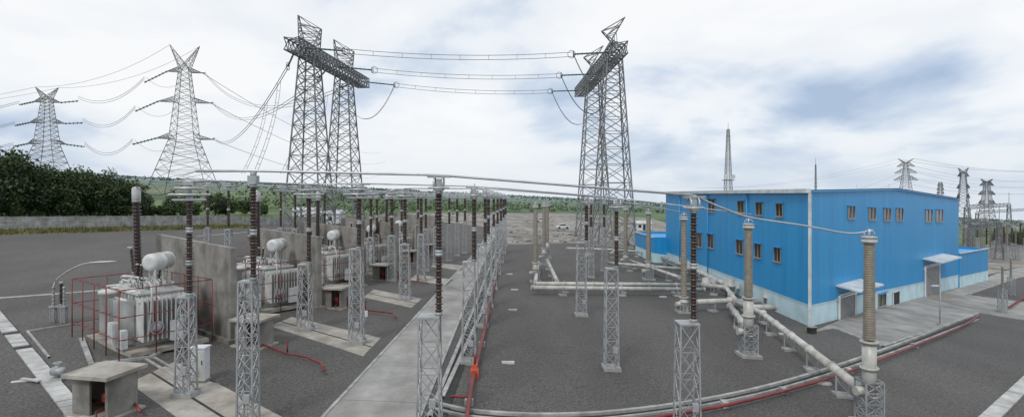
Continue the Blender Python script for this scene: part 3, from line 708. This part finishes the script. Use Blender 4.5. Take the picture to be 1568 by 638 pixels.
# ---------------------------------------------------------------- transformer
def transformer_mesh():
    b=MB(); w='white'
    b.box((0,0,0),7.6,4.6,.25,'concrete_pad')
    b.box((0,0,.25),4.4,2.7,.25,'galv')
    b.box((0,0,.5),4.2,2.5,2.9,w)
    b.box((0,0,3.4),4.5,2.8,.12,w)
    b.box((0,0,3.52),3.9,2.2,.12,w)
    for x in np.linspace(-1.9,1.9,8):
        b.box((x,-1.3,.6),.1,.16,2.7,w); b.box((x,1.3,.6),.1,.16,2.7,w)
    for z in (1.1,1.9,2.7):
        b.box((0,-1.3,z),4.2,.12,.1,w); b.box((0,1.3,z),4.2,.12,.1,w)
    for y in np.linspace(-1,1,4): b.box((-2.15,y,.6),.14,.1,2.7,w)
    # radiator banks on +x end and -x end
    for sx in (1,-1):
        for k in range(12):
            y=-1.5+k*.27
            b.box((sx*2.95,y,.7),1.0,.06,2.6,w)
        for z in (.85,3.1):
            b.tube([(sx*2.95,-1.6,z),(sx*2.95,1.6,z)],.1,w,n=10); b.tube([(sx*2.1,0,z),(sx*2.95,0,z)],.12,w,n=10)
        for yy in (-.8,.8): 
            b.lathe((sx*3.5,yy,1.5),(sx*3.62,yy,1.5),[(.38,0),(.42,1)],'galv',16); b.lathe((sx*3.62,yy,1.5),(sx*3.66,yy,1.5),[(.34,0),(.1,1)],'shutter',16)
    # radiators on front (-y) right part
    for k in range(8):
        x=.1+k*.26; b.box((x,-1.85,.8),.05,.8,2.3,w)
    b.tube([(.1,-1.85,3.1),(2.0,-1.85,3.1)],.09,w); b.tube([(.1,-1.85,.95),(2.0,-1.85,.95)],.09,w)
    # large round-cornered cable box / OLTC at left front
    b.lathe((-1.35,-1.65,.5),(-1.35,-1.65,3.5),[(.55,0),(.62,.03),(.62,.9),(.7,.91),(.7,.97),(.3,1)],w,18)
    b.box((-.4,-1.75,.9),.7,.5,1.1,w); b.box((-.4,-2.02,1.0),.56,.04,.9,'galv')
    # conservator
    b.lathe((2.1,-.7,5.35),(1.0,1.0,5.35),[(.3,0),(.5,.03),(.56,.08),(.56,.5),(.58,.51),(.56,.52),(.56,.92),(.5,.97),(.3,1)],w,20)
    for yy,xx in ((-.4,1.9),(.7,1.2)):
        for dx in (-.4,.4): b.bar((xx+dx,yy,3.5),(xx+dx,yy,4.95),.06,w)
        b.bar((xx-.4,yy,3.6),(xx+.4,yy,4.9),.04,w)
    b.tube(smoothline([(1.65,0,4.85),(1.5,0,4.4),(1.2,0,4.15),(.3,0,3.9),(.3,0,3.6)],4),.07,w)
    # top pipework
    b.tube([(-1.8,-.8,3.95),(2,-.8,3.95)],.08,w); b.tube([(-1.8,.8,3.95),(2,.8,3.95)],.08,w); b.tube([(-2.9,-1.4,3.5),(-2.9,1.4,3.5),(-1.4,1.4,3.9)],.07,w)
    for x in (-1.8,-.6,.6,1.8): b.tube([(x,-.8,3.6),(x,-.8,3.95)],.07,w); b.tube([(x,.8,3.6),(x,.8,3.95)],.07,w)
    b.tube(smoothline([(-2.6,-.6,3.0),(-2.6,-.6,4.0),(-1.4,-.6,4.2),(.4,-.4,4.2)],4),.08,w)
    b.tube(smoothline([(3.3,-1.2,.9),(3.7,-1.2,2.2),(3.3,-1.0,4.0),(2.2,-.9,4.2)],4),.06,w)
    b.lathe((-1.4,0,3.6),(-1.4,0,4.0),[(.5,0),(.5,.8),(.6,.82),(.6,1)],w,18)
    # HV bushing (leans slightly)
    b.lathe((-1.4,0,3.9),(-1.38,0,4.15),[(.36,0),(.3,1)],'galv',14)
    b.insulator((-1.4,0,4.0),(-.9,-.3,9.3),.23,.31,'brown',pitch=.13,n=14,sections=1)
    b.lathe((-.9,-.3,9.25),(-.84,-.33,10.2),[(.24,0),(.27,.08),(.27,.85),(.18,.96),(.05,1)],'capgrey',14)
    # neutral / tertiary bushings
    for x,y in ((.3,.6),(.2,-.5),(-.4,.7),(-.5,-.5)):
        b.lathe((x,y,3.6),(x,y,3.95),[(.2,0),(.16,1)],w,12); b.insulator((x,y,3.9),(x-.05,y+.15,5.1),.09,.15,'brown',pitch=.14,n=10)
    # surge arrester on bracket
    b.insulator((-2.7,.2,4.2),(-2.9,.1,6.0),.1,.16,'brown',pitch=.14,n=10); b.bar((-2.7,.2,3.2),(-2.7,.2,4.2),.06,'galv'); b.bar((-2.1,.2,3.2),(-2.7,.2,3.2),.06,'galv'); b.torus((-2.9,.1,6.0),.22,.03,'alu',n=14)
    # cabinets, ladder
    b.box((1.9,-2.55,.6),.8,.4,1.3,w); b.box((1.9,-2.77,.7),.66,.03,1.1,'trim'); b.box((2.7,-2.35,.4),.5,.35,1.1,'trim'); b.box((3.75,.3,.6),.3,.7,1.2,w)
    for x in (-2.05,-2.4): b.bar((x,-1.5,.3),(x,-1.3,3.5),.025,'galv')
    for z in np.linspace(.5,3.3,10): b.bar((-2.05,-1.5+.07*z,z),(-2.4,-1.5+.07*z,z),.018,'galv')
    # deluge fire pipe frame
    X0,X1,Y0,Y1=-4.0,4.0,-3.0,2.4
    for z in (1.2,2.5,4.1):
        b.tube([(X0,Y0,z),(X1,Y0,z),(X1,Y1,z),(X0,Y1,z),(X0,Y0,z)],.03,'red',n=6)
    for x in np.linspace(X0,X1,5):
        for y in (Y0,Y1): b.tube([(x,y,0),(x,y,4.1)],.035,'red',n=6)
    for y in (-1,.8):
        for x in (X0,X1): b.tube([(x,y,0),(x,y,4.1)],.035,'red',n=6)
    for x in np.linspace(X0,X1,9):
        for z in (1.2,2.5,4.1): b.bar((x,Y0,z),(x,Y0+.35,z-.05),.02,'red')
    for _ in range(30):
        x=random.uniform(-1.9,1.9); y=random.choice((-1.36,1.36)); b.box((x,y,random.uniform(.7,2.8)),.18,.1,.2,random.choice(('galv',w,'trim')))
    for _ in range(22):
        x=random.uniform(-1.8,1.8); y=random.uniform(-.9,.9); b.tube([(x,y,3.62),(x,y,3.62+random.uniform(.15,.5))],random.uniform(.05,.14),w)
    for _ in range(16):
        x=random.uniform(-1.8,1.8); y=random.uniform(-1,1); x2=x+random.uniform(-1,1); b.tube([(x,y,3.7),(x,y,4.05),(x2,y,4.1),(x2,y,3.65)],.03,random.choice((w,'galv','dark')),n=6)
    return b
tm=None; TP=((-22.3,33.9),(-20.2,45.6),(-19.3,57.3),(-18.4,69),(-17.5,81))
for i,(x,y) in enumerate(TP):
    if tm is None: ob=transformer_mesh().build('power_transformer'); tm=ob.data
    else: ob=bpy.data.objects.new('power_transformer',tm); scene.collection.objects.link(ob)
    ob.location=gp(x,y,.0); ob.rotation_euler=(0,0,math.radians(-35.8)); ob.scale=(.90,.90,.92)
# jumper from bushing tops to bus
b=MB()
Rt=Matrix.Rotation(math.radians(-35.8),3,'Z')
for (x,y),tg in ((TP[0],q0),(TP[1],q1),(TP[2],r1)):
    hv=gp(x,y,9.38)+Rt@Vector((-.76,-.3,0)); b.tube(cat(hv,tg+Vector((0,0,.8)),.6,10),.03,'wire',n=5)
b.build('bushing_jumper_conductors')
# ---------------------------------------------------------------- valve shelters
def shelter(px,py,s=1.0,rz=-.2):
    g=G(px,py); b=MB(); R=Matrix.Rotation(rz,3,'Z')
    def o(x,y,z): return g+R@Vector((x*s,y*s,0))+Vector((0,0,z*s))
    b.box(o(0,0,-.1),2.3*s,1.9*s,.2*s,'concrete_pad',rz,slope=True)
    b.box(o(-.85,0,.0),.14*s,1.5*s,1.75*s,'concrete',rz); b.box(o(.85,0,.0),.14*s,1.5*s,1.75*s,'concrete',rz); b.box(o(0,.7,.0),1.56*s,.12*s,1.75*s,'concrete',rz)
    b.box(o(-.4,-.7,.0),.76*s,.1*s,1.75*s,'concrete',rz)
    b.box(o(0,0,1.75),2.35*s,2.1*s,.16*s,'concrete_pad',rz)
    # deluge valve
    b.tube([o(.2,-.1,0),o(.2,-.1,1.3)],.09*s,'red'); b.lathe(o(.2,-.1,.5),o(.2,-.1,.95),[(.1*s,0),(.22*s,.2),(.22*s,.8),(.1*s,1)],'red',12)
    b.tube([o(-.6,-.1,.5),o(.6,-.1,.5)],.06*s,'red'); b.torus(o(.45,-.4,.8),.16*s,.025*s,'red',axis='Y',n=14); b.tube([o(.45,-.4,.8),o(.45,-.1,.8)],.03*s,'red')
    b.tube([o(.5,-.9,0),o(.5,-.9,.4),o(.5,0,.4)],.05*s,'red'); b.box(o(.3,.2,.9),.3*s,.2*s,.3*s,'dark',rz)
    b.build('concrete_valve_shelter',g)
shelter(162,630,.95); shelter(390,528,.92); shelter(514,470,.9); shelter(585,428,.9); shelter(628,402,.9); shelter(655,390,.9)
# ---------------------------------------------------------------- cabinet, small stuff
g=G(307,583); b=MB(); b.box(g,.75,.6,.12,'concrete'); b.box(g+Vector((0,0,.12)),.66,.5,1.55,'trim'); b.box(g+Vector((0,-.26,.2)),.58,.02,1.35,'white'); b.box(g+Vector((0,0,1.67)),.76,.62,.07,'trim'); b.bar(g+Vector((.22,-.3,.9)),g+Vector((.22,-.3,1.1)),.02,'dark')
for dz in (.35,.45,.55): b.bar(g+Vector((-.15,-.275,dz)),g+Vector((.1,-.275,dz)),.012,'dark')
b.build('control_cabinet',g)
g=G(90,494); k=g.y/F; b=MB()
for dx in (-.35,.35):
    b.truss(g+Vector((dx,0,0)),(.12,0,0),(0,.12,0),g+Vector((dx,0,1.1)),(.12,0,0),(0,.12,0),3,.03,'galv'); b.insulator(g+Vector((dx,0,1.1)),g+Vector((dx,0,2.4)),.08,.13,'galv',n=10)
b.box(g+Vector((0,0,1.05)),1.1,.3,.08,'galv'); b.insulator(g+Vector((0,.2,1.1)),g+Vector((0,.2,2.7)),.1,.16,'brown',n=10)
b.tube(smoothline([g+Vector((-.35,0,2.4)),g+Vector((0,0,3.0)),W(128,404,g.y-1),W(178,400,36)],5),.05,'alu')
b.build('neutral_grounding_stand',g)
g=G(88,582); b=MB(); b.box(g,.5,.4,.15,'galv',.3); b.tube([g+Vector((0,0,.15)),g+Vector((0,0,.8))],.1,'galv'); b.lathe(g+Vector((-.3,0,.45)),g+Vector((.35,0,.45)),[(.1,0),(.2,.1),(.2,.9),(.1,1)],'galv',12); b.torus(g+Vector((0,0,.85)),.16,.025,'alu'); b.tube([g+Vector((.3,0,.3)),G(120,585)+Vector((0,0,.1))],.05,'galv'); b.box(g+Vector((-.25,.25,0)),.3,.3,.5,'trim',.5); b.build('oil_pump_unit',g)
g=G(40,583); b=MB(); b.box(g,1.1,.2,.06,'trim',.5); b.box(g+Vector((.3,-.1,.08)),1.2,.16,.06,'slab',-.3); b.build('timber_planks',g)
g=G(560,497); b=MB(); b.tube([g,g+Vector((0,0,.9))],.03,'galv'); b.box(g+Vector((0,-.03,.6)),.3,.04,.45,'trim'); b.build('warning_sign',g)

# ---------------------------------------------------------------- boundary wall
b=MB(); A=Vector((-83-22*1.6,90-35*1.6,0)); Bq=Vector((-61,126,0)); d=(Bq-A); L=d.length; d.normalize(); n=int(L/2.4); rz=math.atan2(d.y,d.x)
for i in range(n):
    c=A+d*(i*2.4); c.z=gz(c.x); b.box(c-Vector((0,0,.3)),.24,.28,2.6,'kerb',rz)
    m=c+d*1.2; m.z=gz(m.x)
    for k in range(5): b.box(m+Vector((0,0,-.1+k*.46)),2.18,.09+.02*(k%2),.44,'kerb',rz)
    b.box(m+Vector((0,0,2.2)),2.2,.16,.08,'kerb',rz)
b.build('boundary_wall',gp(A.x,A.y))
b=MB(); A2=Vector((-61,126,0)); B3=Vector((-30,172,0)); d2=(B3-A2).normalized(); 
for i in range(int((B3-A2).length/2.4)):
    c=A2+d2*(i*2.4); c.z=gz(c.x); b.box(c-Vector((0,0,.2)),.2,.25,2.3,'kerb',math.atan2(d2.y,d2.x)); m=c+d2*1.2; m.z=gz(m.x); b.box(m-Vector((0,0,.1)),2.18,.1,2.0,'kerb',math.atan2(d2.y,d2.x))
b.build('boundary_wall',gp(-61,126))
# verge
nv=Vector((d.y,-d.x,0)); 
sheet('verge',[(A-nv*(-.2))[:2],(Bq+nv*.2)[:2],(Bq+nv*7)[:2],(A+nv*9)[:2]],'grass',2)
b=MB()
for _ in range(9000):
    f=random.random(); c=A+d*(f*L)+nv*(0.3+8.8*random.random()*(1-.25*f)); c.z=gz(c.x)+.01
    h=random.uniform(.15,.6)*(1.6 if random.random()<.15 else 1); a=random.uniform(0,6.28); w=random.uniform(.06,.2); l=Vector((random.uniform(-.2,.2),random.uniform(-.2,.2),h))
    s=Vector((math.cos(a)*w,math.sin(a)*w,0)); b.quad([c-s,c+s,c+l],'grass' if random.random()<.72 else 'leaf2')
b.build('verge_grass')

# ---------------------------------------------------------------- trees
def tree_mesh(name,h,w,seed,mat='leaf',nc=70,nl=42,ls=.42):
    rg=random.Random(seed); b=MB()
    b.tube([(0,0,-.2),(rg.uniform(-.2,.2),.1,h*.25),(rg.uniform(-.4,.4),0,h*.55),(0,0,h*.8)],h*.028,'bark',n=7,r2=.05)
    cl=[]
    for i in range(nc):
        a=rg.uniform(0,6.28); u=rg.uniform(-1,1); rr=rg.uniform(.45,1)**.6
        q=Vector((math.cos(a)*math.sqrt(1-u*u)*w*rr,math.sin(a)*math.sqrt(1-u*u)*w*rr,h*.54+u*h*.44*rr)); q*=rg.uniform(.85,1.14); cl.append(q)
    for q in cl[:14]: b.tube([(0,0,h*rg.uniform(.2,.5)),Vector(q)*.5+Vector((0,0,h*.2)),q],.12,'bark',n=5,r2=.03)
    for q in cl:
        R=rg.uniform(.6,1.25)*w*.25; mm=mat if rg.random()<.8 else 'leaf2'
        for _ in range(nl):
            v=Vector((rg.gauss(0,1),rg.gauss(0,1),rg.gauss(0,.8))); v=v.normalized()*R*rg.random()**.4; c=q+v
            if c.z<.2: continue
            nrm=Vector((rg.gauss(0,1),rg.gauss(0,1),rg.gauss(0.5,1))).normalized(); a=nrm.orthogonal().normalized(); e=nrm.cross(a); s=ls*rg.uniform(.6,1.3)
            b.quad([c-a*s*.5,c+e*s*.35,c+a*s*.5,c-e*s*.35],mm)
    return b
variants=[]
for i,(h,w,mt) in enumerate(((9.5,5.0,'leaf'),(8,4.4,'leaf'),(10.5,5.4,'leaf'),(5,3,'leaf2'))):
    o=tree_mesh('broadleaf_tree',h,w,10+i,mt,nc=84,nl=44,ls=.5).build('broadleaf_tree'); variants.append(o)
used=[False]*4
def tree(px,pb,vi,s):
    g=G(px,pb); 
    if not used[vi]: o=variants[vi]; used[vi]=True
    else: o=bpy.data.objects.new('broadleaf_tree',variants[vi].data); scene.collection.objects.link(o)
    o.location=g; o.rotation_euler=(0,0,random.uniform(0,6)); o.scale=(s*random.uniform(.95,1.15),s,s*random.uniform(.92,1.05))
for px,pb,vi,s in ((-20,338,0,1.45),(12,338,2,1.2),(-5,330,1,1.4),(45,338,0,1.1),(72,338,2,1.0),(100,338,1,1.2),(128,337,0,1.12),(152,337,2,1.0),(178,336,1,1.1),(200,336,0,.9),(215,334,1,.7),(60,325,2,1.1),(115,325,0,1.1),(30,325,1,1.3),
                   (85,330,1,1.2),(140,328,1,1.1),(5,325,0,1.3),
                   (165,322,1,1.1),(195,324,2,.85),(268,332,1,.66),(285,332,0,.55),(290,334,3,.9),(330,330,1,.76),(348,330,3,.9),(250,333,3,.6),(225,333,3,.6),(375,328,3,.8),(400,330,3,.7)): tree(px,pb,vi,s)
for px,pb,vi,s in ((1545,376,3,1.0),(1530,374,3,.8),(1562,378,3,1.1),(1580,372,1,.9)): tree(px,pb,vi,s)
# distant tree belts
b=MB(); rg=random.Random(3)
def clump(b,c,R,h,n,ls,mat):
    for _ in range(n):
        v=Vector((rg.gauss(0,.5)*R,rg.gauss(0,.5)*R,abs(rg.gauss(.45,.3))*h)); q=c+v; a=Vector((rg.gauss(0,1),rg.gauss(0,1),rg.gauss(0,.6))).normalized(); e=a.orthogonal().normalized(); s=ls*rg.uniform(.6,1.3)
        b.quad([q-a*s*.5,q+e*s*.4,q+a*s*.5,q-e*s*.4],mat)
for D in (200,240,300,380,480,620,820,1100,1500,2100,3000):
    for r_ in range(3 if D<500 else 5):
        x0=rg.uniform(-1.05,1.0)*D*1.0; seg=rg.uniform(.15,.5)*D; sl=rg.uniform(-.25,.25); y0=D*rg.uniform(.92,1.15); m=int(seg/(4+D*.006))
        for j in range(m):
            x=x0+seg*j/m; y=y0+sl*(x-x0)+rg.gauss(0,3+D*.01)
            if D<260 and x>-40: continue
            if rg.random()<.2: continue
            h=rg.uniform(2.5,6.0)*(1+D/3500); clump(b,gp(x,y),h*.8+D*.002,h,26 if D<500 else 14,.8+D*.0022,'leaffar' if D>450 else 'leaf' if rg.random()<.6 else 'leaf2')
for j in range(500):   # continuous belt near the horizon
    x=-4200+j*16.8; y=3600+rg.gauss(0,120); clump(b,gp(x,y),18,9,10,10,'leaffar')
for j in range(90):
    px=rg.uniform(555,1000); g=G(px,rg.uniform(317,325)); h=rg.uniform(1.5,4.2); clump(b,g,h*.8,h,60,.7,'leaf' if rg.random()<.5 else 'leaf2')
b.build('distant_trees')
# rubble
b=MB()
for j in range(700):
    px=rg.uniform(780,1005); py=330+42*rg.random()**1.3; g=G(px,py); s=rg.uniform(.1,.45); b.box(g-Vector((0,0,.05)),s*rg.uniform(.5,2.6),s,s*rg.uniform(.3,.8),rg.choice(('dirt','concrete','dark','dirt','joint','dark')),rg.uniform(0,3))
for j in range(120):
    px=rg.uniform(560,760); py=rg.uniform(326,336); g=G(px,py); s=rg.uniform(.2,.6); b.box(g,s*rg.uniform(.5,2),s,s*.6,rg.choice(('dirt','concrete','dark','trim')),rg.uniform(0,3))
b.build('construction_debris')
def car(px,py,rz,paint):
    g=G(px,py); b=MB()
    R=Matrix.Rotation(rz,3,'Z'); prof=[(-2.1,.35),(-2.15,.8),(-1.9,1.0),(-1.5,1.05),(-.9,1.55),(.6,1.6),(1.1,1.05),(1.9,.95),(2.15,.7),(2.1,.35)]
    L_=[g+R@Vector((x,-.85,0))+Vector((0,0,z)) for x,z in prof]; R_=[g+R@Vector((x,.85,0))+Vector((0,0,z)) for x,z in prof]
    b.quad(L_[::-1],paint); b.quad(R_,paint)
    for i in range(len(prof)):
        j=(i+1)%len(prof); b.quad([L_[i],L_[j],R_[j],R_[i]],'glass' if i in (3,5) else paint)
    for y in (-.87,.87):
        b.quad([g+R@Vector((x,y,0))+Vector((0,0,z)) for x,z in ((-1.3,1.08),(-.85,1.48),(.55,1.5),(.95,1.08))],'glass')
        for x in (-1.3,1.3): b.tube([g+R@Vector((x,y*.8,0))+Vector((0,0,.35)),g+R@Vector((x,y*1.05,0))+Vector((0,0,.35))],.35,'rubber',n=14)
    b.build('parked_car',g)
car(828,340,.3,'carpaint'); car(862,350,.1,'trim')
# site sheds (left-mid and centre)
for px,py,w,dp,h,mt in ((497,342,9,5,2.6,'trim'),(470,340,6,5,3,'trim'),(985,352,5,3,2.3,'trim')):
    g=G(px,py); b=MB(); b.box(g,w,dp,h,'trim'); 
    a=[Vector((g.x+sx*(w/2+.3),g.y+sy*(dp/2+.3),g.z+h)) for sx,sy in ((-1,-1),(1,-1),(1,1),(-1,1))]; r0=Vector((g.x-w/2-.3,g.y,g.z+h+1)); r1_=Vector((g.x+w/2+.3,g.y,g.z+h+1))
    b.quad([a[0],a[1],r1_,r0],'roof'); b.quad([a[2],a[3],r0,r1_],'roof'); b.quad([a[1],a[2],r1_],mt); b.quad([a[3],a[0],r0],mt)
    for dx in (-w*.3,w*.25): b.box(g+Vector((dx,-dp/2-.02,.9)),1,.06,1,'glass')
    b.box(g+Vector((0,-dp/2-.02,0)),.9,.06,2,'dark'); b.build('site_shed',g)
# far-right switchyard
def far_gantry(px0,px1,pb0,pb1,ptop):
    A=G(px0,pb0); B2=G(px1,pb1); b=MB()
    zt=Z(ptop,(A.y+B2.y)/2); d=(B2-A); d.z=0; d.normalize(); sd=Vector((-d.y,d.x,0))
    for P in (A,B2): b.truss(P,d*.8,sd*.8,at(P,zt),d*.4,sd*.4,8,.08,'galvfar'); b.tube([at(P,zt),at(P,zt+4)],.07,'galvfar')
    b.truss(at(A,zt),sd*.4,Vector((0,0,.5)),at(B2,zt),sd*.4,Vector((0,0,.5)),10,.07,'galvfar'); b.build('switchyard_gantry',A)
far_gantry(1480,1545,392,384,315); far_gantry(1496,1590,372,368,322); far_gantry(1486,1530,405,398,345)
for j in range(16):
    px=1478+j*6.5+rg.uniform(-2,2); pb=rg.uniform(384,402); post(px,pb,pb-rg.uniform(16,26),rg.uniform(338,352),5,'clamp',1.5,1,mat='brown' if j%2 else 'tan')
for px,pb in ((1535,478),(1548,452)):
    g=G(px,pb); b=MB(); b.truss(g,(.3,0,0),(0,.3,0),g+Vector((0,0,2.4)),(.25,0,0),(0,.25,0),4,.04,'galv'); b.insulator(g+Vector((0,0,2.4)),g+Vector((0,0,5)),.12,.18,'tan'); b.build('post_insulator',g)
b=MB(); b.tube([G(1545,470,.3),G(1590,440,.3)],.1,'red'); b.build('fire_water_pipe')

# ---------------------------------------------------------------- world, sun, camera
w=bpy.data.worlds.new('World'); scene.world=w; w.use_nodes=True; nt=w.node_tree; N=nt.nodes.new; L=nt.links.new
bg=nt.nodes['Background']; bg.inputs['Strength'].default_value=0.1
EL,AZ=math.radians(48),math.radians(205)
sky=N('ShaderNodeTexSky'); sky.sky_type='NISHITA'; sky.sun_disc=False; sky.sun_elevation=EL; sky.sun_rotation=AZ
tc=N('ShaderNodeTexCoord'); sp=N('ShaderNodeSeparateXYZ'); L(tc.outputs['Generated'],sp.inputs[0])
mxz=N('ShaderNodeMath'); mxz.operation='MAXIMUM'; mxz.inputs[1].default_value=0.0; L(sp.outputs[2],mxz.inputs[0])
az=N('ShaderNodeMath'); az.operation='ADD'; az.inputs[1].default_value=0.28; L(mxz.outputs[0],az.inputs[0])
dx=N('ShaderNodeMath'); dx.operation='DIVIDE'; L(sp.outputs[0],dx.inputs[0]); L(az.outputs[0],dx.inputs[1])
dy=N('ShaderNodeMath'); dy.operation='DIVIDE'; L(sp.outputs[1],dy.inputs[0]); L(az.outputs[0],dy.inputs[1])
cb=N('ShaderNodeCombineXYZ'); L(dx.outputs[0],cb.inputs[0]); L(dy.outputs[0],cb.inputs[1]); cb.inputs[2].default_value=7.1
n=N('ShaderNodeTexNoise'); n.inputs['Scale'].default_value=1.15; n.inputs['Detail'].default_value=8; n.inputs['Roughness'].default_value=0.5; n.inputs['Distortion'].default_value=0.25; L(cb.outputs[0],n.inputs['Vector'])
r=N('ShaderNodeValToRGB'); cr=r.color_ramp
cr.elements[0].position=0.36; cr.elements[0].color=(4.3,5.4,7.2,1); cr.elements[1].position=0.58; cr.elements[1].color=(9.9,10.0,10.1,1)
e=cr.elements.new(0.43); e.color=(6.4,7.3,8.6,1); e=cr.elements.new(0.49); e.color=(8.8,9.2,9.7,1)
L(n.outputs['Fac'],r.inputs[0])
mh=N('ShaderNodeMapRange'); mh.inputs['From Min'].default_value=0.0; mh.inputs['From Max'].default_value=0.13; mh.inputs['To Min'].default_value=0.7; mh.inputs['To Max'].default_value=0.0; L(sp.outputs[2],mh.inputs[0])
m1=N('ShaderNodeMixRGB'); L(mh.outputs[0],m1.inputs[0]); L(r.outputs[0],m1.inputs[1]); m1.inputs[2].default_value=(7.4,8.1,9.0,1)
m2=N('ShaderNodeMixRGB'); m2.inputs[0].default_value=0.93; L(sky.outputs[0],m2.inputs[1]); L(m1.outputs[0],m2.inputs[2]); L(m2.outputs[0],bg.inputs['Color'])
sd=bpy.data.lights.new('sun','SUN'); sd.energy=1.5; sd.angle=math.radians(12); sd.color=(1,.97,.93)
so=bpy.data.objects.new('sun',sd); scene.collection.objects.link(so)
dirv=Vector((math.sin(AZ)*math.cos(EL),math.cos(AZ)*math.cos(EL),math.sin(EL)))
so.rotation_euler=dirv.to_track_quat('Z','Y').to_euler()
cd=bpy.data.cameras.new('camera'); co=bpy.data.objects.new('camera',cd); scene.collection.objects.link(co)
co.location=(0,0,H); co.rotation_euler=(math.radians(90),0,0); cd.sensor_width=36; cd.lens=36*F/1568; cd.shift_y=-(319-HY)/1568; cd.clip_end=30000; cd.clip_start=.1
scene.camera=co
scene.view_settings.view_transform='Standard'; scene.view_settings.look='None'; scene.view_settings.exposure=0
